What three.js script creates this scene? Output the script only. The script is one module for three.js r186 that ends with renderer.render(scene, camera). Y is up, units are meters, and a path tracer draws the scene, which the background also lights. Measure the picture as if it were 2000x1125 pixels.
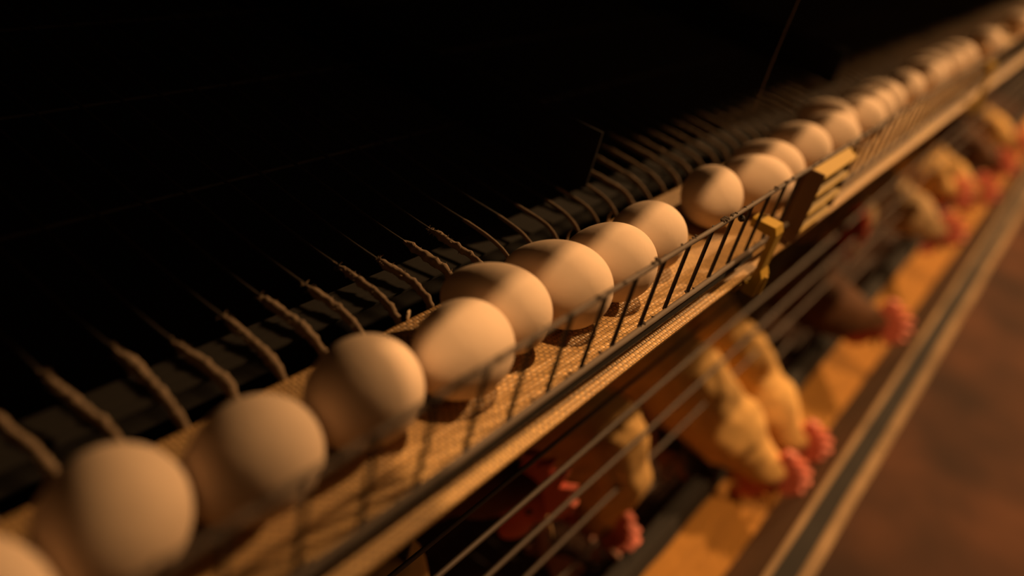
import * as THREE from 'three';
import { mergeGeometries } from 'three/addons/utils/BufferGeometryUtils.js';
import { RoundedBoxGeometry } from 'three/addons/geometries/RoundedBoxGeometry.js';
import { ImprovedNoise } from 'three/addons/math/ImprovedNoise.js';
import { RectAreaLightUniformsLib } from 'three/addons/lights/RectAreaLightUniformsLib.js';

// ------------------------------------------------------------------ camera, light, exposure
// x runs along the cage row (away from the viewer), y up, z out into the aisle. H = height of the lens above the floor.
const H = 1.2;
RectAreaLightUniformsLib.init();
const scene = new THREE.Scene();
scene.background = new THREE.Color(0x000000);
const camera = new THREE.PerspectiveCamera(36.617, 2000 / 1125, 0.01, 60);
camera.quaternion.setFromRotationMatrix(new THREE.Matrix4().makeBasis(
  new THREE.Vector3(0.5804, 0.2345, 0.7799), new THREE.Vector3(0.3026, 0.8270, -0.4738), new THREE.Vector3(-0.7560, 0.5110, 0.4090)));
camera.position.set(0, H, 0);
camera.focus = 0.475;
camera.userData.fStop = 2.4;
const renderer = new THREE.WebGLRenderer({ antialias: true });
renderer.toneMapping = THREE.LinearToneMapping;
renderer.toneMappingExposure = 1.0;
renderer.shadowMap.enabled = true;
// two bulbs hanging over the aisle, both outside the frame: one near, high above the cage front, one far down the row
const LAMP_COLOR = new THREE.Color().setRGB(1.0, 0.545, 0.22);
const NEAR_LAMP = new THREE.Vector3(0.45, H + 2.10, 0.06), NEAR_POWER = 14.5, NEAR_R = 0.035;
const FAR_LAMP = new THREE.Vector3(4.6, H + 2.30, 0.70), FAR_POWER = 70, FAR_R = 0.09;

// ------------------------------------------------------------------ helpers
const noise = new ImprovedNoise();
function rng(seed) { let s = seed >>> 0; return () => { s = (s + 0x6D2B79F5) >>> 0; let t = Math.imul(s ^ (s >>> 15), 1 | s); t = (t + Math.imul(t ^ (t >>> 7), 61 | t)) ^ t; return ((t ^ (t >>> 14)) >>> 0) / 4294967296; }; }
const V = (x, y, z) => new THREE.Vector3(x, y, z);
const lin = (r, g, b) => new THREE.Color().setRGB(r, g, b);
const used = {};
function numbered(n) { const k = used[n] = (used[n] ?? -1) + 1; return k ? `${n}_${String(k).padStart(3, '0')}` : n; }
function shadow(o) { o.castShadow = o.receiveShadow = true; return o; }
function part(name, geo, mat, parent) { const m = shadow(new THREE.Mesh(geo, mat)); m.name = name; parent.add(m); return m; }
function tag(o, label, category, group, kind) { o.userData.label = label; o.userData.category = category; if (group) o.userData.group = group; o.userData.kind = kind ?? 'thing'; return o; }
function thing(name, pos, label, category, group) { const g = new THREE.Group(); g.name = numbered(name); g.position.copy(pos); scene.add(g); return tag(g, label, category, group); }
function solo(name, geo, mat, label, category, group, kind) { const m = shadow(new THREE.Mesh(geo, mat)); m.name = numbered(name); scene.add(m); return tag(m, label, category, group, kind); }
function struct(name, geo, mat, label) { const m = shadow(new THREE.Mesh(geo, mat)); m.name = name; scene.add(m); m.userData.kind = 'structure'; m.userData.label = label; return m; }
function box(w, h, d, x, y, z, r = 0) { const g = r ? new RoundedBoxGeometry(w, h, d, 2, r) : new THREE.BoxGeometry(w, h, d); g.translate(x, y, z); return g; }
function tube(pts, r, seg = 12, rad = 7) { return new THREE.TubeGeometry(new THREE.CatmullRomCurve3(pts.map(p => V(...p)), false, 'centripetal'), seg, r, rad, false); }
function rod(a, b, r, rad = 8) { const A = V(...a), B = V(...b), d = B.clone().sub(A), g = new THREE.CylinderGeometry(r, r, d.length(), rad); g.applyQuaternion(new THREE.Quaternion().setFromUnitVectors(V(0, 1, 0), d.clone().normalize())); g.translate((A.x + B.x) / 2, (A.y + B.y) / 2, (A.z + B.z) / 2); return g; }
function strip(profile, x0, x1, nx, wob = 0) {            // closed profile of [y, z] points swept along x
  const n = profile.length, pos = [], uv = [], idx = [];
  let L = [0]; for (let i = 1; i <= n; i++) { const a = profile[i - 1], b = profile[i % n]; L.push(L[i - 1] + Math.hypot(a[0] - b[0], a[1] - b[1])); }
  for (let k = 0; k <= nx; k++) {
    const x = x0 + (x1 - x0) * k / nx;
    for (let i = 0; i <= n; i++) { const p = profile[i % n]; pos.push(x, p[0] + wob * noise.noise(x * 5, p[1] * 20, 1.5), p[1] + wob * noise.noise(x * 6, 8.5, p[1] * 8)); uv.push(x, L[i]); }
  }
  for (let k = 0; k < nx; k++) for (let i = 0; i < n; i++) { const a = k * (n + 1) + i, b = a + n + 1; idx.push(a, a + 1, b, a + 1, b + 1, b); }
  const g = new THREE.BufferGeometry();
  g.setAttribute('position', new THREE.Float32BufferAttribute(pos, 3)); g.setAttribute('uv', new THREE.Float32BufferAttribute(uv, 2)); g.setIndex(idx);
  const h = g.toNonIndexed(); h.computeVertexNormals();
  const caps = new THREE.ShapeGeometry(new THREE.Shape(profile.map(p => new THREE.Vector2(-p[1], p[0])))); caps.rotateY(Math.PI / 2);
  const c0 = caps.clone().toNonIndexed(); c0.translate(x0, 0, 0); const c1 = caps.toNonIndexed(); c1.translate(x1, 0, 0);
  return mergeGeometries([h, c0, c1]);
}
function dataTex(n, fn, srgb, rep = 1) {
  const d = new Uint8Array(n * n * 4);
  for (let j = 0; j < n; j++) for (let i = 0; i < n; i++) { const c = fn(i / n, j / n); const o = (j * n + i) * 4; d[o] = c[0] * 255; d[o + 1] = c[1] * 255; d[o + 2] = c[2] * 255; d[o + 3] = 255; }
  const t = new THREE.DataTexture(d, n, n); t.wrapS = t.wrapT = THREE.RepeatWrapping; t.magFilter = THREE.LinearFilter; t.minFilter = THREE.LinearMipmapLinearFilter; t.generateMipmaps = true;
  if (srgb) t.colorSpace = THREE.SRGBColorSpace; t.repeat.set(rep, rep); t.needsUpdate = true; return t;
}
// tileable fbm on the unit square
function fbm(u, v, f, oct, z) { let s = 0, a = 0.5; for (let k = 0; k < oct; k++) { const w = (x) => x * f; const n00 = noise.noise(w(u), w(v), z), n10 = noise.noise(w(u - 1), w(v), z), n01 = noise.noise(w(u), w(v - 1), z), n11 = noise.noise(w(u - 1), w(v - 1), z); s += a * (n00 * (1 - u) * (1 - v) + n10 * u * (1 - v) + n01 * (1 - u) * v + n11 * u * v); a *= 0.5; f *= 2; z += 3.7; } return s; }
const clamp = (x, a = 0, b = 1) => Math.min(b, Math.max(a, x));
const mix = (a, b, t) => a + (b - a) * t;

// ------------------------------------------------------------------ materials
const std = (o) => new THREE.MeshStandardMaterial(o);
const speckle = dataTex(256, (u, v) => { const n = clamp(0.5 + 0.9 * fbm(u, v, 24, 3, 2.2)); return [n, n, n]; });
const grime = dataTex(512, (u, v) => { const n = clamp(0.78 + 0.55 * fbm(u, v, 6, 5, 5.1)); return [n, n * 0.99, n * 0.97]; }, true);
const weaveBump = dataTex(512, (u, v) => {                 // 16 x 16 threads on one tile, plain weave
  const a = u * 16, b = v * 16, ia = Math.floor(a), ib = Math.floor(b), fa = a - ia - 0.5, fb = b - ib - 0.5;
  const over = (ia + ib) % 2 === 0, h = over ? Math.cos(fb * Math.PI) * (0.55 + 0.45 * Math.cos(fa * Math.PI)) : Math.cos(fa * Math.PI) * (0.55 + 0.45 * Math.cos(fb * Math.PI));
  return [h, h, h];
}, false, 1 / 0.0368);
const weaveColor = dataTex(512, (u, v) => {
  const a = u * 16, b = v * 16, ia = Math.floor(a), ib = Math.floor(b), fa = a - ia - 0.5, fb = b - ib - 0.5;
  const gap = Math.max(Math.abs(fa), Math.abs(fb)) > 0.42 && Math.min(Math.abs(fa), Math.abs(fb)) > 0.3 ? 0.45 : 1;
  const t = ((ia + ib) % 2 ? 0.86 : 1) * gap * (0.92 + 0.16 * ((ia * 7 + ib * 13) % 5) / 5);
  return [0.86 * t, 0.77 * t, 0.60 * t];
}, true, 1 / 0.0368);
const M = {
  egg: std({ color: lin(0.74, 0.57, 0.43), roughness: 0.82, bumpMap: speckle, bumpScale: 0.00012, vertexColors: true }),
  belt: std({ map: weaveColor, bumpMap: weaveBump, bumpScale: 0.0005, roughness: 0.5, vertexColors: true }),
  wire: std({ color: lin(0.045, 0.034, 0.026), roughness: 0.7, metalness: 0.2 }),
  rail: std({ color: lin(0.12, 0.09, 0.07), roughness: 0.75 }),
  railDark: std({ color: lin(0.018, 0.013, 0.010), roughness: 0.8 }),
  dust: std({ color: lin(0.26, 0.19, 0.13), roughness: 1 }),
  dustDark: std({ color: lin(0.05, 0.035, 0.025), roughness: 1 }),
  yellowDirty: std({ color: lin(0.13, 0.065, 0.018), roughness: 0.8 }),
  yellow: std({ color: lin(0.43, 0.265, 0.018), roughness: 0.7 }),
  steel: std({ color: lin(0.036, 0.032, 0.030), roughness: 0.95, metalness: 0, map: grime }),
  cageWire: std({ color: lin(0.115, 0.09, 0.078), roughness: 0.6, metalness: 0.3 }),
  troughIn: std({ color: lin(0.20, 0.115, 0.065), roughness: 0.85, map: grime }),
  troughDust: std({ color: lin(0.55, 0.38, 0.22), roughness: 0.95, map: grime }),
  beltSteel: std({ color: lin(0.10, 0.09, 0.085), roughness: 0.7, metalness: 0.3 }),
  comb: std({ color: lin(0.80, 0.21, 0.14), roughness: 0.6, bumpMap: speckle, bumpScale: 0.0006 }),
  beak: std({ color: lin(0.62, 0.42, 0.22), roughness: 0.5 }),
  lobe: std({ color: lin(0.62, 0.42, 0.34), roughness: 0.7 }),
  eye: std({ color: lin(0.02, 0.012, 0.008), roughness: 0.15 }),
  leg: std({ color: lin(0.62, 0.34, 0.24), roughness: 0.7 }),
  feather: std({ vertexColors: true, roughness: 0.95 }),
  straw: std({ color: lin(0.55, 0.42, 0.28), roughness: 0.95 }),
  thread: std({ color: lin(0.35, 0.25, 0.18), roughness: 1 }),
  concrete: std({ color: lin(0.120, 0.048, 0.021), roughness: 0.95, map: dataTex(512, (u, v) => { const n = clamp(0.72 + 0.75 * fbm(u, v, 4, 6, 9.3)); return [n, n * 0.97, n * 0.94]; }, true), bumpMap: speckle, bumpScale: 0.002 }),
  plaster: std({ color: lin(0.05, 0.04, 0.035), roughness: 0.95, map: grime }),
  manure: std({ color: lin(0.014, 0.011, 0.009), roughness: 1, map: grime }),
};

// ------------------------------------------------------------------ the barn
function slab(x0, x1, y0, y1, z0, z1) { const g = new THREE.BoxGeometry(x1 - x0, y1 - y0, z1 - z0); g.translate((x0 + x1) / 2, (y0 + y1) / 2, (z0 + z1) / 2); const p = g.attributes.position, n = g.attributes.normal, uv = g.attributes.uv; for (let i = 0; i < p.count; i++) { const ax = Math.abs(n.getX(i)), ay = Math.abs(n.getY(i)); uv.setXY(i, ax > 0.5 ? p.getZ(i) : p.getX(i), ay > 0.5 ? p.getZ(i) : p.getY(i)); } return g; }
struct('floor', slab(-3, 7, -0.1, 0, -1.6, 2.4), M.concrete, 'brown concrete aisle floor below the feed trough');
struct('ceiling', slab(-3, 7, 4.0, 4.1, -1.6, 2.4), M.plaster, 'dark barn ceiling above the aisle');
struct('wall_left', slab(-3, 7, 0, 4.0, -1.7, -1.6), M.plaster, 'dark barn wall behind the cages');
struct('wall_right', slab(-3, 7, 0, 4.0, 2.4, 2.5), M.plaster, 'barn wall on the far side of the aisle');
struct('wall_front', slab(-3.1, -3, 0, 4.0, -1.7, 2.5), M.plaster, 'barn end wall behind the viewer');
struct('wall_back', slab(7, 7.1, 0, 4.0, -1.7, 2.5), M.plaster, 'barn end wall at the far end of the aisle');

function bulb(P, power, r, label) {
  const g = thing('hanging_bulb', P, label, 'lamp', 'bulbs over the aisle');
  part('glass_bulb', new THREE.SphereGeometry(r, 32, 20), std({ color: 0xffffff, emissive: LAMP_COLOR, emissiveIntensity: 4, roughness: 0.4 }), g);
  part('socket', new THREE.CylinderGeometry(0.02, 0.024, 0.06, 16).translate(0, r + 0.02, 0), M.railDark, g);
  part('cord', rod([0, r + 0.04, 0], [0, 4.0 - P.y, 0], 0.004), M.railDark, g);
  const L = new THREE.PointLight(LAMP_COLOR, power, 0, 2); L.name = 'bulb_light'; L.castShadow = true; L.shadow.radius = r / 0.02; g.add(L);
}
bulb(NEAR_LAMP, NEAR_POWER, NEAR_R, 'small warm bulb hanging high above the near cage front');
bulb(FAR_LAMP, FAR_POWER, FAR_R, 'larger warm bulb hanging over the far part of the aisle');

// ------------------------------------------------------------------ upper tier: belt, fence, cage floor
const X0 = -0.35, X1 = 4.5;
const BY = H - 0.245;                                      // top of the egg belt
{
  const prof = [[BY, -0.2085], [BY, -0.190], [BY, -0.170], [BY, -0.150], [BY, -0.133], [BY - 0.0003, -0.124], [BY - 0.0014, -0.1158], [BY - 0.0030, -0.1158], [BY - 0.0018, -0.124], [BY - 0.0016, -0.16], [BY - 0.0016, -0.2085]];
  const g = strip(prof, X0, X1, 580, 0.0006);
  const p = g.attributes.position, c = [];
  for (let i = 0; i < p.count; i++) {
    const x = p.getX(i), z = p.getZ(i);
    const n = noise.noise(x * 14, z * 26, 3.3) * 0.5 + noise.noise(x * 40, z * 70, 7.7) * 0.35 + noise.noise(x * 120, z * 160, 2.7) * 0.3;
    const t = clamp(0.86 + 0.34 * n, 0.45, 1); c.push(1.0 * t, 0.80 * t * (0.98 + 0.06 * n), 0.54 * t);
  }
  g.setAttribute('color', new THREE.Float32BufferAttribute(c, 3));
  solo('egg_belt', g, M.belt, 'beige woven conveyor belt carrying the row of eggs', 'belt');
}
{
  const g = thing('belt_tray', V(0, BY - 0.004, -0.165), 'dark steel tray carrying the woven egg belt from below', 'tray');
  part('tray_sheet', box(X1 - X0, 0.0015, 0.074, (X0 + X1) / 2, -0.0008, 0), M.beltSteel, g);
  part('tray_fold', box(X1 - X0, 0.022, 0.0015, (X0 + X1) / 2, -0.012, -0.036), M.beltSteel, g);
  part('tray_fold', box(X1 - X0, 0.012, 0.0015, (X0 + X1) / 2, -0.007, 0.032), M.beltSteel, g);
}
// fence of thin wires between two rails along the front of the belt
const FZ = -0.1228, FB = H - 0.2305, FT = H - 0.1880;
{
  const g = thing('egg_fence', V(0, FB, FZ), 'low dark wire fence with two rails along the front of the egg belt', 'fence');
  const lump = (pts, r, seg) => { const t = tube(pts, r, seg, 8), p = t.attributes.position; for (let i = 0; i < p.count; i++) { const n = noise.noise(p.getX(i) * 90, p.getY(i) * 300, p.getZ(i) * 300 + 3) * 0.00035; p.setY(i, p.getY(i) + n); p.setZ(i, p.getZ(i) + n * 0.6); } t.computeVertexNormals(); return t; };
  const along = (y, z, w, k) => { const a = []; for (let x = X0; x <= X1; x += 0.05) a.push([x, y + w * noise.noise(x * 6, k, 0.5), z + w * noise.noise(x * 5, k, 4.5)]); return a; };
  part('top_rail', lump(along(FT - FB, 0, 0.0012, 1), 0.0014, 1300), M.rail, g);
  part('bottom_rail', lump(along(0, 0.0012, 0.0008, 2), 0.0017, 1300), M.rail, g);
  part('bottom_bar', strip([[-0.0008, 0.0000], [-0.0008, 0.0016], [-0.0068, 0.0028], [-0.0068, 0.0012]], X0, 0.528, 90, 0.0004), M.railDark, g).userData.label = 'dark dirty bar under the bottom rail';
  for (let i = 0, x = -0.265; x < 4.3; i++, x += 0.0289) {
    if (x > 0.588 && x < 0.60) continue;
    const j = (noise.noise(i * 1.7, 0.5, 0.5)) * 0.0015;
    part('fence_wire', rod([x + j, 0, 0], [x - j * 0.5, FT - FB + 0.0012, 0], 0.00115, 7), M.wire, g);
  }
  part('dirt_lump', new THREE.IcosahedronGeometry(0.0021, 2).translate(0.4709, H - 0.1933 - FB, 0.001), M.railDark, g).userData.label = 'round black lump of dirt under the top rail';
  // crusts of dust sitting on the rails
  const r = rng(5), bits = [];
  for (let k = 0; k < 150; k++) { const x = -0.05 + 1.3 * r(), s = 0.0006 + 0.0012 * r() * r(); const b = new THREE.IcosahedronGeometry(s, 0); b.scale(1.6, 0.8, 1); b.rotateY(r() * 6); b.translate(x, (r() < 0.75 ? FT - FB : 0) + 0.0014, (r() - 0.5) * 0.0014); bits.push(b); }
  const d = part('dust_crumbs', mergeGeometries(bits), M.dustDark, g); d.userData.kind = 'stuff'; d.userData.label = 'dark crumbs of dirt on the rails';
}
// yellow plastic clip holding the belt edge, and the ribbed bracket on the fence
function clip(x, dy, sy, label) {
  const g = thing('belt_clip', V(x, BY + dy, -0.1135), label, 'clip', 'yellow clips on the egg fence');
  const s = new THREE.Shape([[-0.0145, 0.0345], [0.0008, 0.0345], [0.0030, 0.030], [0.0030, 0.004], [0.0058, -0.001], [0.0052, -0.0150], [-0.0010, -0.0150], [-0.0185, -0.0105], [-0.0185, -0.0070], [-0.0010, -0.0080], [0.0002, 0.004], [-0.0002, 0.0285], [-0.0145, 0.0292]].map(p => new THREE.Vector2(-p[0], p[1] * sy)));
  const e = new THREE.ExtrudeGeometry(s, { depth: 0.013, bevelEnabled: true, bevelSize: 0.0005, bevelThickness: 0.0005, bevelSegments: 2 }); e.rotateY(Math.PI / 2); e.translate(-0.0065, 0, 0);
  part('clip_body', e, M.yellow, g);
  part('clip_rib', box(0.003, 0.014 * sy, 0.0030, 0.0015, -0.008 * sy, 0.0062, 0.0006), M.yellow, g);
  part('clip_tab', box(0.016, 0.003, 0.009, -0.012, -0.0105 * sy, -0.008, 0.0006), M.yellow, g);
  return g;
}
clip(0.529, 0, 1, 'yellow plastic clip hooked over the end of the bottom rail, nearest one');
clip(1.338, 0.004, 1.35, 'far blurred yellow clip on the fence near the upper right corner');
{
  const g = thing('ribbed_bracket', V(0.64, BY + 0.004, FZ), 'yellow ribbed plastic bracket fixed to the fence beyond the clip', 'bracket');
  const h = FT - BY - 0.004;
  part('side_plate', box(0.0022, h + 0.001, 0.0125, -0.050, h / 2, 0.0055, 0.0006), M.yellowDirty, g);
  part('side_plate', box(0.0022, h - 0.002, 0.0085, 0.046, h / 2, 0.0035, 0.0006), M.yellowDirty, g);
  part('back_plate', box(0.094, h - 0.006, 0.0016, -0.002, h / 2, -0.0022, 0.0005), M.yellowDirty, g);
  part('middle_plate', box(0.0022, h * 0.42, 0.007, -0.022, h * 0.40, 0.003, 0.0005), M.yellowDirty, g);
  [0.93, 0.66, 0.38, 0.12].forEach((t, i) => {
    const s = new RoundedBoxGeometry(i === 3 ? 0.080 : 0.092, 0.0026, 0.0115, 2, 0.0006); s.rotateX(0.5); s.translate(i === 3 ? -0.006 : -0.002, h * t - 0.001, 0.0042);
    part('slat', s, M.yellow, g);
  });
}
// floor wires of the upper cage running back into the dark, ends bent down behind the belt and caked with dust
{
  const g = thing('cage_wire_grid', V(0, BY, -0.2085), 'dusty bent floor wires of the upper cage behind the egg belt', 'wire grid');
  const r = rng(11);
  for (let i = 0; i < 150; i++) {
    const x = -0.2 + i * 0.0243 + 0.0002, dusty = x < 0.37 ? 1 : x > 0.52 ? 0.6 : 0.12, j = (r() - 0.5) * 0.004, k = (r() - 0.5) * 0.003;
    const pts = [[x, -0.006, 0.001], [x - 0.0005, 0.001, -0.0035], [x - 0.002, 0.0072, -0.0120 + k], [x - 0.004 + j, 0.0105, -0.030], [x - 0.006 + j, 0.013, -0.06], [x - 0.010, 0.030, -0.22], [x - 0.012, 0.062, -0.50]];
    const w = part('floor_wire', tube(pts, 0.0010, 60, 6), M.wire, g);
    const end = 0.082 + 0.022 * r() + (x > 0.5 && x < 0.75 ? 0.05 : x > 0.5 ? 0.03 : 0), c = new THREE.CatmullRomCurve3(pts.map(q => V(...q)), false, 'centripetal'), cp = [];
    for (let q = 0; q <= 14; q++) { const o = c.getPointAt(0.004 + end * q / 14); cp.push([o.x, o.y, o.z]); }
    const rad = 0.0011 + 0.0007 * dusty, t = tube(cp, rad, 70, 9), p = t.attributes.position, n = t.attributes.normal;
    for (let q = 0; q < p.count; q++) {
      const X = p.getX(q), Y = p.getY(q), Z = p.getZ(q), e = Math.floor(q / 10) / 70, taper = 1 - clamp((e - 0.82) / 0.18) * 0.75;
      const a = dusty * (0.0013 * Math.max(0, noise.noise(X * 300 + i, Y * 300, Z * 300) + 0.2) + 0.0013 * Math.max(0, noise.noise(i * 3.1, Z * 75, 2.5))) * taper - rad * (1 - taper);
      p.setXYZ(q, X + n.getX(q) * a, Y + n.getY(q) * a, Z + n.getZ(q) * a);
    }
    t.computeVertexNormals();
    const d = part('dust_crust', t, M.dust, w); d.userData.label = 'brown crust of dust on the wire end';
    if (x > 0.05 && x < 0.38) {                          // shaggy fluff caught on the crust
      const tufts = [];
      for (let m = 0; m < 70; m++) {
        const o = c.getPointAt(0.008 + (end - 0.004) * r()), a = r() * 6.28, l = 0.0012 + 0.0024 * r() * r();
        const s = new THREE.ConeGeometry(0.00045, l, 4); s.translate(0, l / 2 + rad * 0.7, 0); s.rotateZ(a); s.rotateY((r() - 0.5) * 1.2); s.translate(o.x, o.y, o.z); tufts.push(s);
      }
      const f = part('dust_tufts', mergeGeometries(tufts), M.dust, w); f.userData.kind = 'stuff'; f.userData.label = 'shaggy tufts of dust';
    }
  }
  for (const [y, z] of [[0.017, -0.13], [0.027, -0.22], [0.037, -0.31]]) part('cross_wire', rod([X0, y, z], [3.4, y, z], 0.0012), M.wire, g);
  part('support_strip', box(4.2, 0.0015, 0.020, 1.75, -0.012, -0.040), M.manure, g);
  part('support_strip', box(4.2, 0.018, 0.0015, 1.75, -0.021, -0.050), M.manure, g);
}
// low sheet dividers between the upper cages
for (const [x, l] of [[-0.06, 'low steel divider of the upper cage beside the nearest eggs'], [0.486, 'low steel divider of the upper cage behind the gap in the egg row'], [1.03, 'low steel divider of the upper cage behind the far eggs']])
  solo('cage_divider', box(0.0015, 0.040, 0.46, x, BY + 0.036, -0.46), M.manure, l, 'divider', 'dividers of the upper cages');
// manure belt below the upper cage floor, roof of the lower cages
solo('manure_belt', box(4.8, 0.003, 0.615, 2.05, H - 0.32, -0.5475), M.manure, 'dark manure belt under the upper cage floor', 'belt');
// slanting sheet between the belt tray and the manure belt
solo('manure_deflector', strip([[H - 0.252, -0.2075], [H - 0.2515, -0.2060], [H - 0.3195, -0.2440], [H - 0.3210, -0.2440]], X0, X1, 4), M.manure, 'dark slanting sheet under the back edge of the egg belt', 'sheet');
// solid front sheet of the tier above, standing behind its trough
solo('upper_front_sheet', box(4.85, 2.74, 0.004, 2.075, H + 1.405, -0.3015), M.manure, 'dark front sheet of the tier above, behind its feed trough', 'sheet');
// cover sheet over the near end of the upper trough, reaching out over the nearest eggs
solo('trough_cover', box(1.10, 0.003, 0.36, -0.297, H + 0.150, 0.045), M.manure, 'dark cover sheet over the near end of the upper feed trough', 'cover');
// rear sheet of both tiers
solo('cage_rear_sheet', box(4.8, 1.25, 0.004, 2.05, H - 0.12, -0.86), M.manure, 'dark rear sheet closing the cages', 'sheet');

// ------------------------------------------------------------------ feed troughs
function trough(y, label, out = 0, mt = M) {
  const g = thing('feed_trough', V(0, y, -0.06 + out), label, 'trough');
  const z = (v) => v + 0.06;
  part('inner_wall', strip([[0.055, z(-0.1300)], [0.055, z(-0.1275)], [0.0, z(-0.1065)], [0.0, z(-0.109)]], X0, X1, 12), mt.steel, g);
  part('inner_lip', strip([[0.0565, z(-0.1345)], [0.0565, z(-0.1275)], [0.052, z(-0.1275)], [0.052, z(-0.1345)]], X0, X1, 60, 0.0006), mt.steel, g);
  part('inner_lip', strip([[0.0560, z(-0.1440)], [0.0575, z(-0.1405)], [0.0560, z(-0.1375)], [0.050, z(-0.1375)], [0.050, z(-0.1440)]], X0, X1, 60, 0.0006), mt.steel, g);
  part('lip_base', strip([[0.0505, z(-0.1440)], [0.0505, z(-0.1275)], [0.0490, z(-0.1275)], [0.0490, z(-0.1440)]], X0, X1, 12), mt.steel, g);
  part('trough_bottom', strip([[0.002, z(-0.109)], [0.002, z(-0.063)], [0, z(-0.062)], [0, z(-0.109)]], X0, X1, 12), mt.troughIn, g);
  part('outer_wall', strip([[0.0, z(-0.0660)], [0.103, z(-0.0230)], [0.103, z(-0.0205)], [0.0, z(-0.0635)]], X0, X1, 40), mt.troughIn, g);
  part('rim_channel', strip([[0.1020, z(-0.0215)], [0.1020, z(0.0085)], [0.0995, z(0.0085)], [0.0995, z(-0.0215)]], X0, X1, 40, 0.0008), mt.steel, g);
  part('rim_inner_edge', strip([[0.1015, z(-0.0240)], [0.1055, z(-0.0234)], [0.1070, z(-0.0205)], [0.1050, z(-0.0168)], [0.1015, z(-0.0166)]], X0, X1, 120, 0.0009), mt.troughDust, g);
  part('rim_outer_edge', strip([[0.0960, z(0.0030)], [0.1035, z(0.0034)], [0.1065, z(0.0068)], [0.1060, z(0.0115)], [0.1010, z(0.0165)], [0.0860, z(0.0165)], [0.0860, z(0.0140)]], X0, X1, 160, 0.0016), mt.troughDust, g);
  const r = rng(77), bits = [];
  for (let k = 0; k < 46; k++) { const b = new THREE.IcosahedronGeometry(0.0016 + 0.0032 * r() * r(), 1); b.scale(2.2, 0.8, 1); b.translate(0.3 + 2.4 * r(), 0.1055, z(r() < 0.7 ? 0.0095 : -0.0205)); bits.push(b); }
  const d = part('feed_dust', mergeGeometries(bits), mt.troughDust, g); d.userData.kind = 'stuff'; d.userData.label = 'clumps of feed dust on the rim';
  return g;
}
trough(H - 0.7035, 'long steel feed trough of the lower tier with dusty rim beside the aisle');
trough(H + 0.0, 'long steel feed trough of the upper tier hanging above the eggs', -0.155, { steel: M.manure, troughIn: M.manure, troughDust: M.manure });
{
  const nx = 950, nz = 22, pos = [], col = [], uv = [], idx = [];
  for (let i = 0; i <= nx; i++) for (let j = 0; j <= nz; j++) {
    const x = X0 + 0.01 + (X1 - X0 - 0.02) * i / nx, f = j / nz, y0 = mix(-0.664, -0.690, Math.pow(f, 0.7));
    const h = 0.004 * noise.noise(x * 11, j * 0.2, 1.2) + 0.003 * noise.noise(x * 45, j * 0.8, 4.4) + 0.0012 * noise.noise(x * 160, j * 2.3, 8.8), y = y0 + h * Math.min(1, 0.35 + f * 2);
    pos.push(x, H + y, mix(-0.1242, -0.0575, f)); uv.push(x, f * 0.06);
    const n = 0.5 + 0.5 * noise.noise(x * 22, j * 0.6, 2.1) + 0.45 * noise.noise(x * 260, j * 3.1, 6.1), t = clamp(0.8 + 0.22 * n, 0.5, 1.1);
    col.push(0.41 * t, 0.195 * t, 0.036 * t);
  }
  for (let i = 0; i < nx; i++) for (let j = 0; j < nz; j++) { const a = i * (nz + 1) + j, b = a + nz + 1; idx.push(a, a + 1, b, a + 1, b + 1, b); }
  const g = new THREE.BufferGeometry(); g.setAttribute('position', new THREE.Float32BufferAttribute(pos, 3)); g.setAttribute('uv', new THREE.Float32BufferAttribute(uv, 2)); g.setAttribute('color', new THREE.Float32BufferAttribute(col, 3)); g.setIndex(idx); g.computeVertexNormals();
  solo('feed_mash', g, std({ vertexColors: true, roughness: 1 }), 'golden ground feed lying in the lower trough', 'feed', null, 'stuff');
}

// ------------------------------------------------------------------ lower cages
{
  const g = thing('cage_grille', V(0, H - 0.66, -0.165), 'grey horizontal bars of the lower cage, hens reaching through', 'grille');
  for (const [y, r] of [[-0.374, 0.0016], [-0.4167, 0.0021], [-0.478, 0.0021], [-0.541, 0.0021], [-0.616, 0.0021]]) {
    const pts = []; for (let x = X0; x <= X1; x += 0.1) pts.push([x, y + 0.66 + 0.002 * noise.noise(x * 3, y * 30, 1), 0.0015 * noise.noise(x * 3, y * 30, 6)]);
    part('bar', tube(pts, r, 220, 8), M.cageWire, g);
  }
  for (const x of [-0.06, 1.03, 1.62, 2.2, 2.8]) part('upright', rod([x, 0.0, -0.004], [x, 0.33, -0.004], 0.002), M.cageWire, g);
}
{
  const g = thing('lower_wire_grid', V(0, H - 0.6665, -0.19), 'wire floor of the lower cages where the hens stand', 'wire grid');
  for (let i = 0; i < 90; i++) { const x = 0.1 + i * 0.028; part('floor_wire', rod([x, 0, 0.03], [x, 0, -0.42], 0.0013, 6), M.beltSteel, g); }
  for (const z of [0.02, -0.1, -0.22, -0.34]) part('cross_wire', rod([0, -0.0025, z], [2.7, -0.0025, z], 0.0013, 6), M.beltSteel, g);
}
for (const [x, l] of [[0.35, 'steel partition sheet inside the lower cages near the lower left hen'], [1.12, 'steel partition sheet inside the lower cages behind the dark hen'], [1.9, 'steel partition sheet inside the lower cages near the far hens']])
  solo('lower_partition', box(0.0015, 0.27, 0.42, x, H - 0.50, -0.42), M.beltSteel, l, 'partition', 'partitions of the lower cages');

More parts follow.
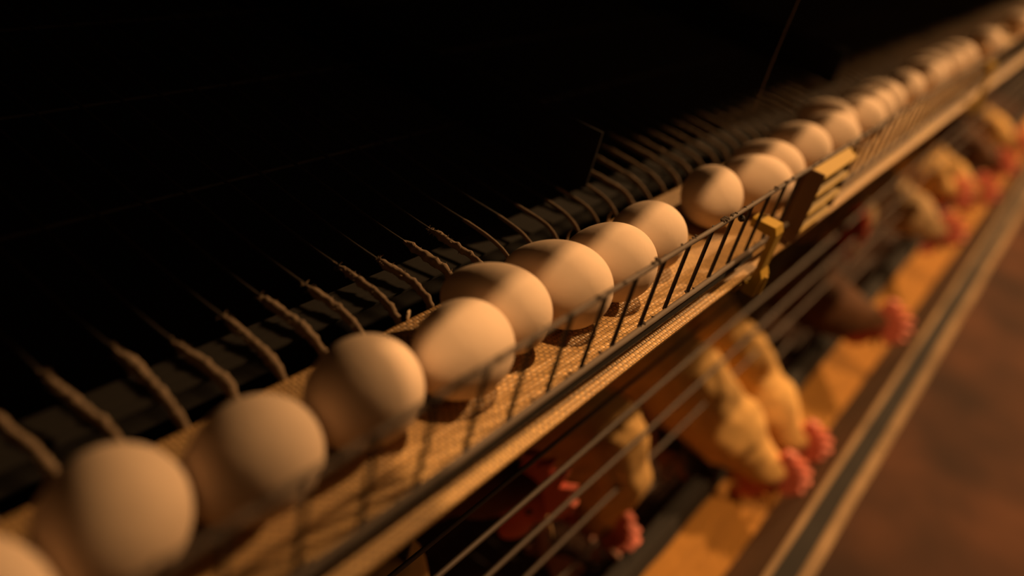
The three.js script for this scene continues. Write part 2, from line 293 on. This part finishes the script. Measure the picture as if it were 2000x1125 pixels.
// ------------------------------------------------------------------ hens
function surfaceNets(lo, hi, cell, sdf) {
  const n = [0, 1, 2].map(k => Math.ceil((hi[k] - lo[k]) / cell) + 1), [nx, ny, nz] = n, val = new Float32Array(nx * ny * nz);
  for (let k = 0, q = 0; k < nz; k++) for (let j = 0; j < ny; j++) for (let i = 0; i < nx; i++, q++) val[q] = sdf(lo[0] + i * cell, lo[1] + j * cell, lo[2] + k * cell);
  const id = new Int32Array(nx * ny * nz).fill(-1), pos = [], idx = [], at = (i, j, k) => (k * ny + j) * nx + i;
  for (let k = 0; k < nz - 1; k++) for (let j = 0; j < ny - 1; j++) for (let i = 0; i < nx - 1; i++) {
    let m = 0; const c = [];
    for (let b = 0; b < 8; b++) { const v = val[at(i + (b & 1), j + ((b >> 1) & 1), k + (b >> 2))]; c.push(v); if (v < 0) m |= 1 << b; }
    if (m === 0 || m === 255) continue;
    let x = 0, y = 0, z = 0, cnt = 0;
    for (let b = 0; b < 8; b++) for (const d of [1, 2, 4]) if (!(b & d)) { const e = b | d; if ((c[b] < 0) !== (c[e] < 0)) { const t = c[b] / (c[b] - c[e]); x += (b & 1) + (d === 1 ? t : 0); y += ((b >> 1) & 1) + (d === 2 ? t : 0); z += (b >> 2) + (d === 4 ? t : 0); cnt++; } }
    id[at(i, j, k)] = pos.length / 3; pos.push(lo[0] + (i + x / cnt) * cell, lo[1] + (j + y / cnt) * cell, lo[2] + (k + z / cnt) * cell);
  }
  const quad = (a, b, c, d, f) => { if (a < 0 || b < 0 || c < 0 || d < 0) return; if (f) idx.push(a, b, c, a, c, d); else idx.push(a, c, b, a, d, c); };
  for (let k = 1; k < nz - 1; k++) for (let j = 1; j < ny - 1; j++) for (let i = 1; i < nx - 1; i++) {
    const v = val[at(i, j, k)] < 0;
    if (v !== (val[at(i + 1, j, k)] < 0)) quad(id[at(i, j - 1, k - 1)], id[at(i, j, k - 1)], id[at(i, j, k)], id[at(i, j - 1, k)], v);
    if (v !== (val[at(i, j + 1, k)] < 0)) quad(id[at(i - 1, j, k - 1)], id[at(i - 1, j, k)], id[at(i, j, k)], id[at(i, j, k - 1)], v);
    if (v !== (val[at(i, j, k + 1)] < 0)) quad(id[at(i - 1, j - 1, k)], id[at(i, j - 1, k)], id[at(i, j, k)], id[at(i - 1, j, k)], v);
  }
  const g = new THREE.BufferGeometry(); g.setAttribute('position', new THREE.Float32BufferAttribute(pos, 3)); g.setIndex(idx); g.computeVertexNormals(); return g;
}
const combGeo = (() => {                                  // profile in (forward, up), thickness across
  const s = new THREE.Shape(); s.moveTo(-0.022, 0.002);
  const pts = [[-0.030, 0.014], [-0.024, 0.022], [-0.018, 0.015], [-0.014, 0.030], [-0.008, 0.018], [-0.001, 0.033], [0.005, 0.018], [0.012, 0.029], [0.016, 0.014], [0.023, 0.019], [0.025, 0.006], [0.024, -0.004], [0.0, -0.004]];
  for (const p of pts) s.lineTo(...p);
  const g = new THREE.ExtrudeGeometry(s, { depth: 0.004, bevelEnabled: true, bevelSize: 0.0018, bevelThickness: 0.0025, bevelSegments: 3 }); g.translate(0, 0, -0.002); return g;
})();
const wattleGeo = (() => { const g = new THREE.SphereGeometry(0.011, 14, 10); g.scale(0.95, 1.75, 0.36); g.translate(0, -0.014, 0); return g; })();
const beakGeo = (() => { const g = new THREE.ConeGeometry(0.0078, 0.025, 12, 6); g.rotateZ(-Math.PI / 2); g.translate(0.0125, 0, 0); const p = g.attributes.position; for (let i = 0; i < p.count; i++) { const t = clamp(p.getX(i) / 0.025); p.setY(i, p.getY(i) * 0.95 - 0.006 * t * t); p.setZ(i, p.getZ(i) * 0.75); } g.computeVertexNormals(); return g; })();
function hen(name, o) {
  const floorY = H - 0.664, T = o.torso, base = V(T[0], floorY, T[2]), g = thing(name, base, o.label, 'hen', 'hens in the lower cages');
  const rel = (p) => [p[0] - base.x, p[1] + H - base.y, p[2] - base.z];
  const nk = o.neck.map(p => [...rel(p), p[3]]), head = V(...rel(o.head)), F = V(...o.dir).normalize(), U0 = o.up ? V(...o.up) : V(0, 1, 0), U = U0.clone().addScaledVector(F, -U0.dot(F)).normalize(), S = F.clone().cross(U).normalize();
  const tc = rel(T);
  const caps = [[...tc, tc[0] + 0.01 * (o.yaw ?? 0), tc[1] + 0.012, tc[2] - 0.13, 0.072, 0.066], [tc[0], tc[1] - 0.028, tc[2] - 0.03, tc[0], tc[1] - 0.02, tc[2] - 0.10, 0.062, 0.058], [...tc, nk[0][0], nk[0][1], nk[0][2], 0.066, nk[0][3]]];
  for (let i = 1; i < nk.length; i++) caps.push([nk[i - 1][0], nk[i - 1][1], nk[i - 1][2], nk[i][0], nk[i][1], nk[i][2], nk[i - 1][3], nk[i][3]]);
  const nl = nk[nk.length - 1], hb = head.clone().addScaledVector(F, -0.004), hf = head.clone().addScaledVector(F, 0.014).addScaledVector(U, -0.002);
  caps.push([nl[0], nl[1], nl[2], hb.x, hb.y, hb.z, nl[3], 0.0195], [hb.x, hb.y, hb.z, hf.x, hf.y, hf.z, 0.0195, 0.0115]);
  const lo = [1e9, 1e9, 1e9], hi = [-1e9, -1e9, -1e9];
  for (const c of caps) for (let k = 0; k < 3; k++) { lo[k] = Math.min(lo[k], c[k] - c[6] - 0.02, c[k + 3] - c[7] - 0.02); hi[k] = Math.max(hi[k], c[k] + c[6] + 0.02, c[k + 3] + c[7] + 0.02); }
  const seed = o.seed ?? 1;
  const geo = surfaceNets(lo, hi, 0.0055, (x, y, z) => {
    let d = 1e9;
    for (const c of caps) {
      const bx = c[3] - c[0], by = c[4] - c[1], bz = c[5] - c[2], L = bx * bx + by * by + bz * bz || 1e-9, t = clamp(((x - c[0]) * bx + (y - c[1]) * by + (z - c[2]) * bz) / L);
      const e = Math.hypot(x - c[0] - bx * t, y - c[1] - by * t, z - c[2] - bz * t) - (c[6] + (c[7] - c[6]) * t);
      const k = 0.014, h = Math.max(k - Math.abs(d - e), 0) / k; d = Math.min(d, e) - h * h * k * 0.25;
    }
    const hd = Math.hypot(x - head.x, y - head.y, z - head.z), fl = clamp((hd - 0.03) / 0.04);
    return d - fl * (0.0042 * noise.noise(x * 48 + seed, y * 48, z * 48) + 0.0022 * noise.noise(x * 120, y * 120 + seed, z * 120));
  });
  const p = geo.attributes.position, col = [], uv = [], tone = o.tone ?? [0.60, 0.40, 0.19];
  for (let i = 0; i < p.count; i++) {
    const x = p.getX(i), y = p.getY(i), z = p.getZ(i), f = (x - head.x) * F.x + (y - head.y) * F.y + (z - head.z) * F.z, hd = Math.hypot(x - head.x, y - head.y, z - head.z);
    const face = clamp((f + 0.004) / 0.008) * (hd < 0.045 ? 1 : 0), n = noise.noise(x * 70 + seed, y * 70, z * 70) * 0.6 + noise.noise(x * 24, y * 24 + seed, z * 24) * 0.5;
    const t = clamp(0.92 + 0.42 * n, 0.5, 1.25);
    col.push(mix(tone[0] * t, 0.60, face), mix(tone[1] * t, 0.13, face), mix(tone[2] * t, 0.085, face)); uv.push(x * 8, y * 8 + z * 8);
  }
  geo.setAttribute('color', new THREE.Float32BufferAttribute(col, 3)); geo.setAttribute('uv', new THREE.Float32BufferAttribute(uv, 2));
  part('body', geo, M.feather, g);
  const basis = new THREE.Matrix4().makeBasis(F, U, S), put = (geo, off, mat, nm, extra) => { const q = geo.clone(); if (extra) q.applyMatrix4(extra); q.translate(...off); q.applyMatrix4(basis); q.translate(head.x, head.y, head.z); return part(nm, q, mat, g); };
  const cs = o.comb ?? 1;
  put(combGeo, [0.002, 0.014, 0], M.comb, 'comb', new THREE.Matrix4().makeRotationX(o.flop ?? 0).multiply(new THREE.Matrix4().makeScale(cs, cs, 1.25)));
  for (const s of [-1, 1]) put(wattleGeo, [0.016, -0.010, 0.0062 * s], M.comb, 'wattle', new THREE.Matrix4().makeRotationX(-0.18 * s));
  put(beakGeo, [0.019, -0.002, 0], M.beak, 'beak');
  for (const s of [-1, 1]) { put(new THREE.SphereGeometry(0.0038, 12, 8), [0.008, 0.0045, 0.0152 * s], M.eye, 'eye'); put(new THREE.SphereGeometry(0.0058, 12, 8).scale(1, 1.2, 0.6), [-0.008, -0.005, 0.0180 * s], M.lobe, 'ear_lobe'); }
  // legs with three toes forward and one back
  const lx = o.feet ?? [[-0.034, 0.03], [0.034, 0.012]];
  for (const [fx, fz] of lx) {
    const top = tc[1] - 0.05, k = [rod([fx * 0.9, 0.006, fz], [fx * 0.8, top, fz - 0.03], 0.0062)];
    for (const a of [-0.55, 0, 0.55, Math.PI]) { const l = a > 3 ? 0.022 : a ? 0.038 : 0.046; k.push(tube([[fx * 0.9, 0.008, fz], [fx * 0.9 + Math.sin(a) * l * 0.5, 0.010, fz + Math.cos(a) * l * 0.5], [fx * 0.9 + Math.sin(a) * l, 0.003, fz + Math.cos(a) * l]], 0.0042, 8, 8)); }
    part('leg', mergeGeometries(k.map(q => q.toNonIndexed())), M.leg, g);
  }
  return g;
}
const tan = [0.90, 0.56, 0.20], brown = [0.13, 0.058, 0.026], pale = [0.70, 0.48, 0.25];
hen('hen', { label: 'hen at the lower left, only a yellow shoulder showing below the belt', torso: [0.30, -0.565, -0.335], neck: [[0.335, -0.52, -0.26, 0.045], [0.345, -0.508, -0.225, 0.034]], head: [0.352, -0.535, -0.195], dir: [0.1, -0.6, 0.6], tone: tan, seed: 1 });
hen('hen', { label: 'red-faced hen looking out between the bars in the dark, comb and beak lit', torso: [0.455, -0.56, -0.40], neck: [[0.47, -0.525, -0.29, 0.040], [0.485, -0.51, -0.245, 0.030]], head: [0.497, -0.503, -0.203], dir: [0.12, -0.45, 0.75], tone: brown, seed: 2, comb: 1.05 });
hen('hen', { label: 'hen with yellow neck bent straight down just behind the bars', torso: [0.61, -0.555, -0.38], neck: [[0.625, -0.525, -0.242, 0.047], [0.636, -0.528, -0.205, 0.042], [0.641, -0.560, -0.188, 0.037]], head: [0.648, -0.622, -0.184], dir: [0.15, -0.95, 0.05], up: [0, 0.2, 1], tone: tan, seed: 3, feet: [[-0.02, 0.18], [0.05, 0.185]] });
hen('hen', { label: 'hen stretching a barred yellow neck over the trough, nearest feeding one', torso: [0.785, -0.545, -0.375], neck: [[0.815, -0.530, -0.262, 0.052], [0.836, -0.556, -0.204, 0.051], [0.860, -0.592, -0.145, 0.042]], head: [0.882, -0.632, -0.080], dir: [0.12, -0.80, 0.52], tone: tan, seed: 4, feet: [[-0.03, 0.15], [0.045, 0.175]] });
hen('hen', { label: 'second feeding hen, yellow neck beyond the barred one, head low in the feed', torso: [0.965, -0.545, -0.375], neck: [[0.960, -0.545, -0.252, 0.050], [0.976, -0.577, -0.190, 0.045], [0.982, -0.612, -0.130, 0.036]], head: [0.982, -0.642, -0.082], dir: [0.10, -0.80, 0.52], tone: tan, seed: 5 });
hen('hen', { label: 'dark brown feeding hen with lit red comb, in the middle of the trough', torso: [1.21, -0.55, -0.35], neck: [[1.255, -0.570, -0.225, 0.050], [1.27, -0.585, -0.165, 0.044], [1.28, -0.590, -0.125, 0.036]], head: [1.285, -0.585, -0.085], dir: [0.10, -0.78, 0.55], tone: brown, seed: 6, comb: 1.2 });
hen('hen', { label: 'pale hen with pink comb turned back behind the dark brown hen', torso: [1.375, -0.54, -0.36], neck: [[1.385, -0.50, -0.255, 0.046], [1.37, -0.478, -0.20, 0.036]], head: [1.335, -0.490, -0.182], dir: [-0.5, -0.3, 0.5], tone: pale, seed: 7 });
hen('hen', { label: 'tawny feeding hen with coral comb beyond the pale hen', torso: [1.62, -0.545, -0.36], neck: [[1.70, -0.530, -0.225, 0.050], [1.73, -0.550, -0.155, 0.040]], head: [1.745, -0.568, -0.093], dir: [0.10, -0.6, 0.75], tone: pale, seed: 8, comb: 1.15 });
hen('hen', { label: 'tawny hen with dark wattles close to the bars, left of the coral combs', torso: [1.80, -0.545, -0.36], neck: [[1.86, -0.515, -0.235, 0.050], [1.90, -0.520, -0.18, 0.042]], head: [1.945, -0.545, -0.125], dir: [0.15, -0.7, 0.6], tone: tan, seed: 9 });
hen('hen', { label: 'feeding hen with bright red head near the right edge of the picture', torso: [2.06, -0.545, -0.36], neck: [[2.11, -0.545, -0.225, 0.048], [2.13, -0.565, -0.155, 0.038]], head: [2.14, -0.580, -0.090], dir: [0.10, -0.55, 0.75], tone: tan, seed: 10, comb: 1.25 });
hen('hen', { label: 'second hen from the right edge, red head by the trough wall', torso: [2.30, -0.545, -0.36], neck: [[2.35, -0.530, -0.225, 0.048], [2.38, -0.550, -0.15, 0.038]], head: [2.40, -0.570, -0.088], dir: [0.10, -0.55, 0.75], tone: brown, seed: 11, comb: 1.15 });
hen('hen', { label: 'farthest hen, dim red head at the right edge of the picture', torso: [2.58, -0.545, -0.36], neck: [[2.63, -0.525, -0.225, 0.048], [2.66, -0.545, -0.15, 0.038]], head: [2.68, -0.565, -0.088], dir: [0.10, -0.55, 0.75], tone: tan, seed: 12, comb: 1.15 });

// ------------------------------------------------------------------ eggs
function eggGeo(L, D, seed, stain) {
  const pts = [], n = 44;
  for (let i = 0; i <= n; i++) { const a = Math.PI * i / n, x = Math.cos(a); pts.push(new THREE.Vector2(Math.max(1e-5, D / 2 * Math.sin(a) * (1 + 0.13 * x - 0.03 * x * x)), -x * L / 2)); }
  const g = new THREE.LatheGeometry(pts, 64), p = g.attributes.position, c = [];
  for (let i = 0; i < p.count; i++) {
    const x = p.getX(i), y = p.getY(i), z = p.getZ(i); let t = 1 + 0.05 * noise.noise(x * 90 + seed, y * 90, z * 90) + 0.06 * noise.noise(x * 30, y * 30 + seed, z * 30), s = 0;
    if (stain) s = clamp(3.2 * (noise.noise(x * 45 + seed * 2.7, y * 45, z * 45) - 0.18)) * 0.5;
    c.push(t, t * (1 - 0.22 * s), t * (1 - 0.5 * s));
  }
  g.setAttribute('color', new THREE.Float32BufferAttribute(c, 3)); g.rotateZ(Math.PI / 2); return g;   // long axis along x, blunt end -x
}
const eggs = [   // x, z, length, diameter, yaw, pitch, stain, label
  [0.0620, -0.1684, 0.055, 0.0430, 1.2, 0, 0, 'egg cut off by the left edge of the picture'],
  [0.1070, -0.1690, 0.053, 0.0440, -0.45, 0, 0, 'largest and most blurred egg, in the lower left corner'],
  [0.1560, -0.1640, 0.054, 0.0427, -0.1, 0, 0, 'blurred egg right after the large one in the lower left'],
  [0.2115, -0.1660, 0.053, 0.0442, -0.1, 0, 0, 'round egg standing apart below the first dusty wires, third whole one'],
  [0.2670, -0.1605, 0.053, 0.0435, -0.1, 0, 0, 'egg nearest the fence with the next one tucked behind it'],
  [0.3090, -0.1730, 0.056, 0.0435, 1.25, 0, 1, 'egg with an orange stain, half hidden behind the one before it'],
  [0.3545, -0.1670, 0.059, 0.0455, 1.15, 0, 0, 'long egg in the middle of the picture, just after the stained one'],
  [0.4015, -0.1630, 0.056, 0.0445, 0.7, 0, 0, 'second egg before the empty gap in the row'],
  [0.4520, -0.1660, 0.054, 0.0430, 0.3, 0, 0, 'last egg before the empty gap in the row'],
  [0.5540, -0.1680, 0.052, 0.0425, -0.45, 0, 0, 'round egg right after the empty gap in the row'],
  [0.6155, -0.1595, 0.056, 0.0435, 1.1, 0, 0, 'egg by the yellow bracket, second after the gap'],
  [0.6605, -0.1672, 0.057, 0.0435, 1.2, 0, 0, 'egg behind the bracket, third after the gap'],
  [0.7340, -0.1690, 0.057, 0.0450, 0.9, 0, 0, 'egg with strongly shaded side, fourth after the gap'],
  [0.8060, -0.1640, 0.056, 0.0450, 1.0, 0, 0, 'fifth egg after the gap'],
  [0.8500, -0.1810, 0.056, 0.0440, 1.2, 0, 0, 'egg pushed to the back of the belt, sixth after the gap'],
  [0.9030, -0.1660, 0.057, 0.0450, 0.8, 0, 0, 'seventh egg after the gap'],
  [0.9600, -0.1710, 0.056, 0.0445, 1.1, 0, 0, 'eighth egg after the gap'],
  [1.0140, -0.1740, 0.057, 0.0450, 0.9, 0, 0, 'ninth egg after the gap'],
  [1.1200, -0.1720, 0.054, 0.0430, 0.2, 0, 0, 'small blurred egg in the far part of the row'],
  [1.2250, -0.1740, 0.057, 0.0450, 1.1, 0, 0, 'far egg touching the one behind it, nearer of the pair'],
  [1.2800, -0.1780, 0.060, 0.0475, 0.9, 0, 0, 'far egg touching the one in front of it, farther of the pair'],
  [1.3600, -0.1760, 0.060, 0.0475, 1.1, 0, 0, 'blurred far egg just beyond the far yellow clip'],
  [1.4450, -0.1750, 0.062, 0.0485, 1.0, 0, 0, 'blurred far egg fourth from the upper right corner'],
  [1.6900, -0.1730, 0.060, 0.0490, 0.6, 0, 0, 'round far egg, second from the upper right corner'],
  [2.1200, -0.1790, 0.060, 0.0480, 0.8, 0, 0, 'farthest egg, in the upper right corner'],
];
eggs.forEach(([x, z, L, D, yaw, pitch, stain, label], i) => {
  const m = solo('egg', eggGeo(L, D, i * 3.17 + 1, stain), M.egg, label, 'egg', 'eggs on the belt');
  m.rotation.set(0, -yaw, pitch, 'YXZ'); m.position.set(x, BY + D / 2 * 1.004, z);
});

// ------------------------------------------------------------------ a strand of cobweb hanging in the cage
solo('cobweb_strand', tube([[0.62, H - 0.178, -0.183], [0.62, H - 0.133, -0.1837], [0.62, H - 0.085, -0.1828]], 0.00022, 30, 5), M.thread, 'thin strand of cobweb hanging in the dark above the eggs', 'cobweb');

// flakes of straw stuck at the back edge of the belt
[[0.2874, -0.2075, 0.9, 'straw flake behind the egg that stands nearest the fence'], [0.4371, -0.2085, 0.5, 'straw flake behind the second egg before the gap'], [0.4875, -0.2080, 0.6, 'straw flake behind the last egg before the gap']].forEach(([x, z, a, label]) => {
  const g = new THREE.ConeGeometry(0.0032, 0.013, 8, 6), p = g.attributes.position; for (let i = 0; i < p.count; i++) { const t = p.getY(i) / 0.013; p.setZ(i, p.getZ(i) * 0.25 + 0.003 * t * t); } g.computeVertexNormals();
  g.rotateZ(a); g.rotateY(0.6); g.translate(x, BY + 0.0055, z);
  solo('straw_flake', g, M.straw, label, 'straw', 'straw flakes on the belt edge');
});

renderer.render(scene, camera);
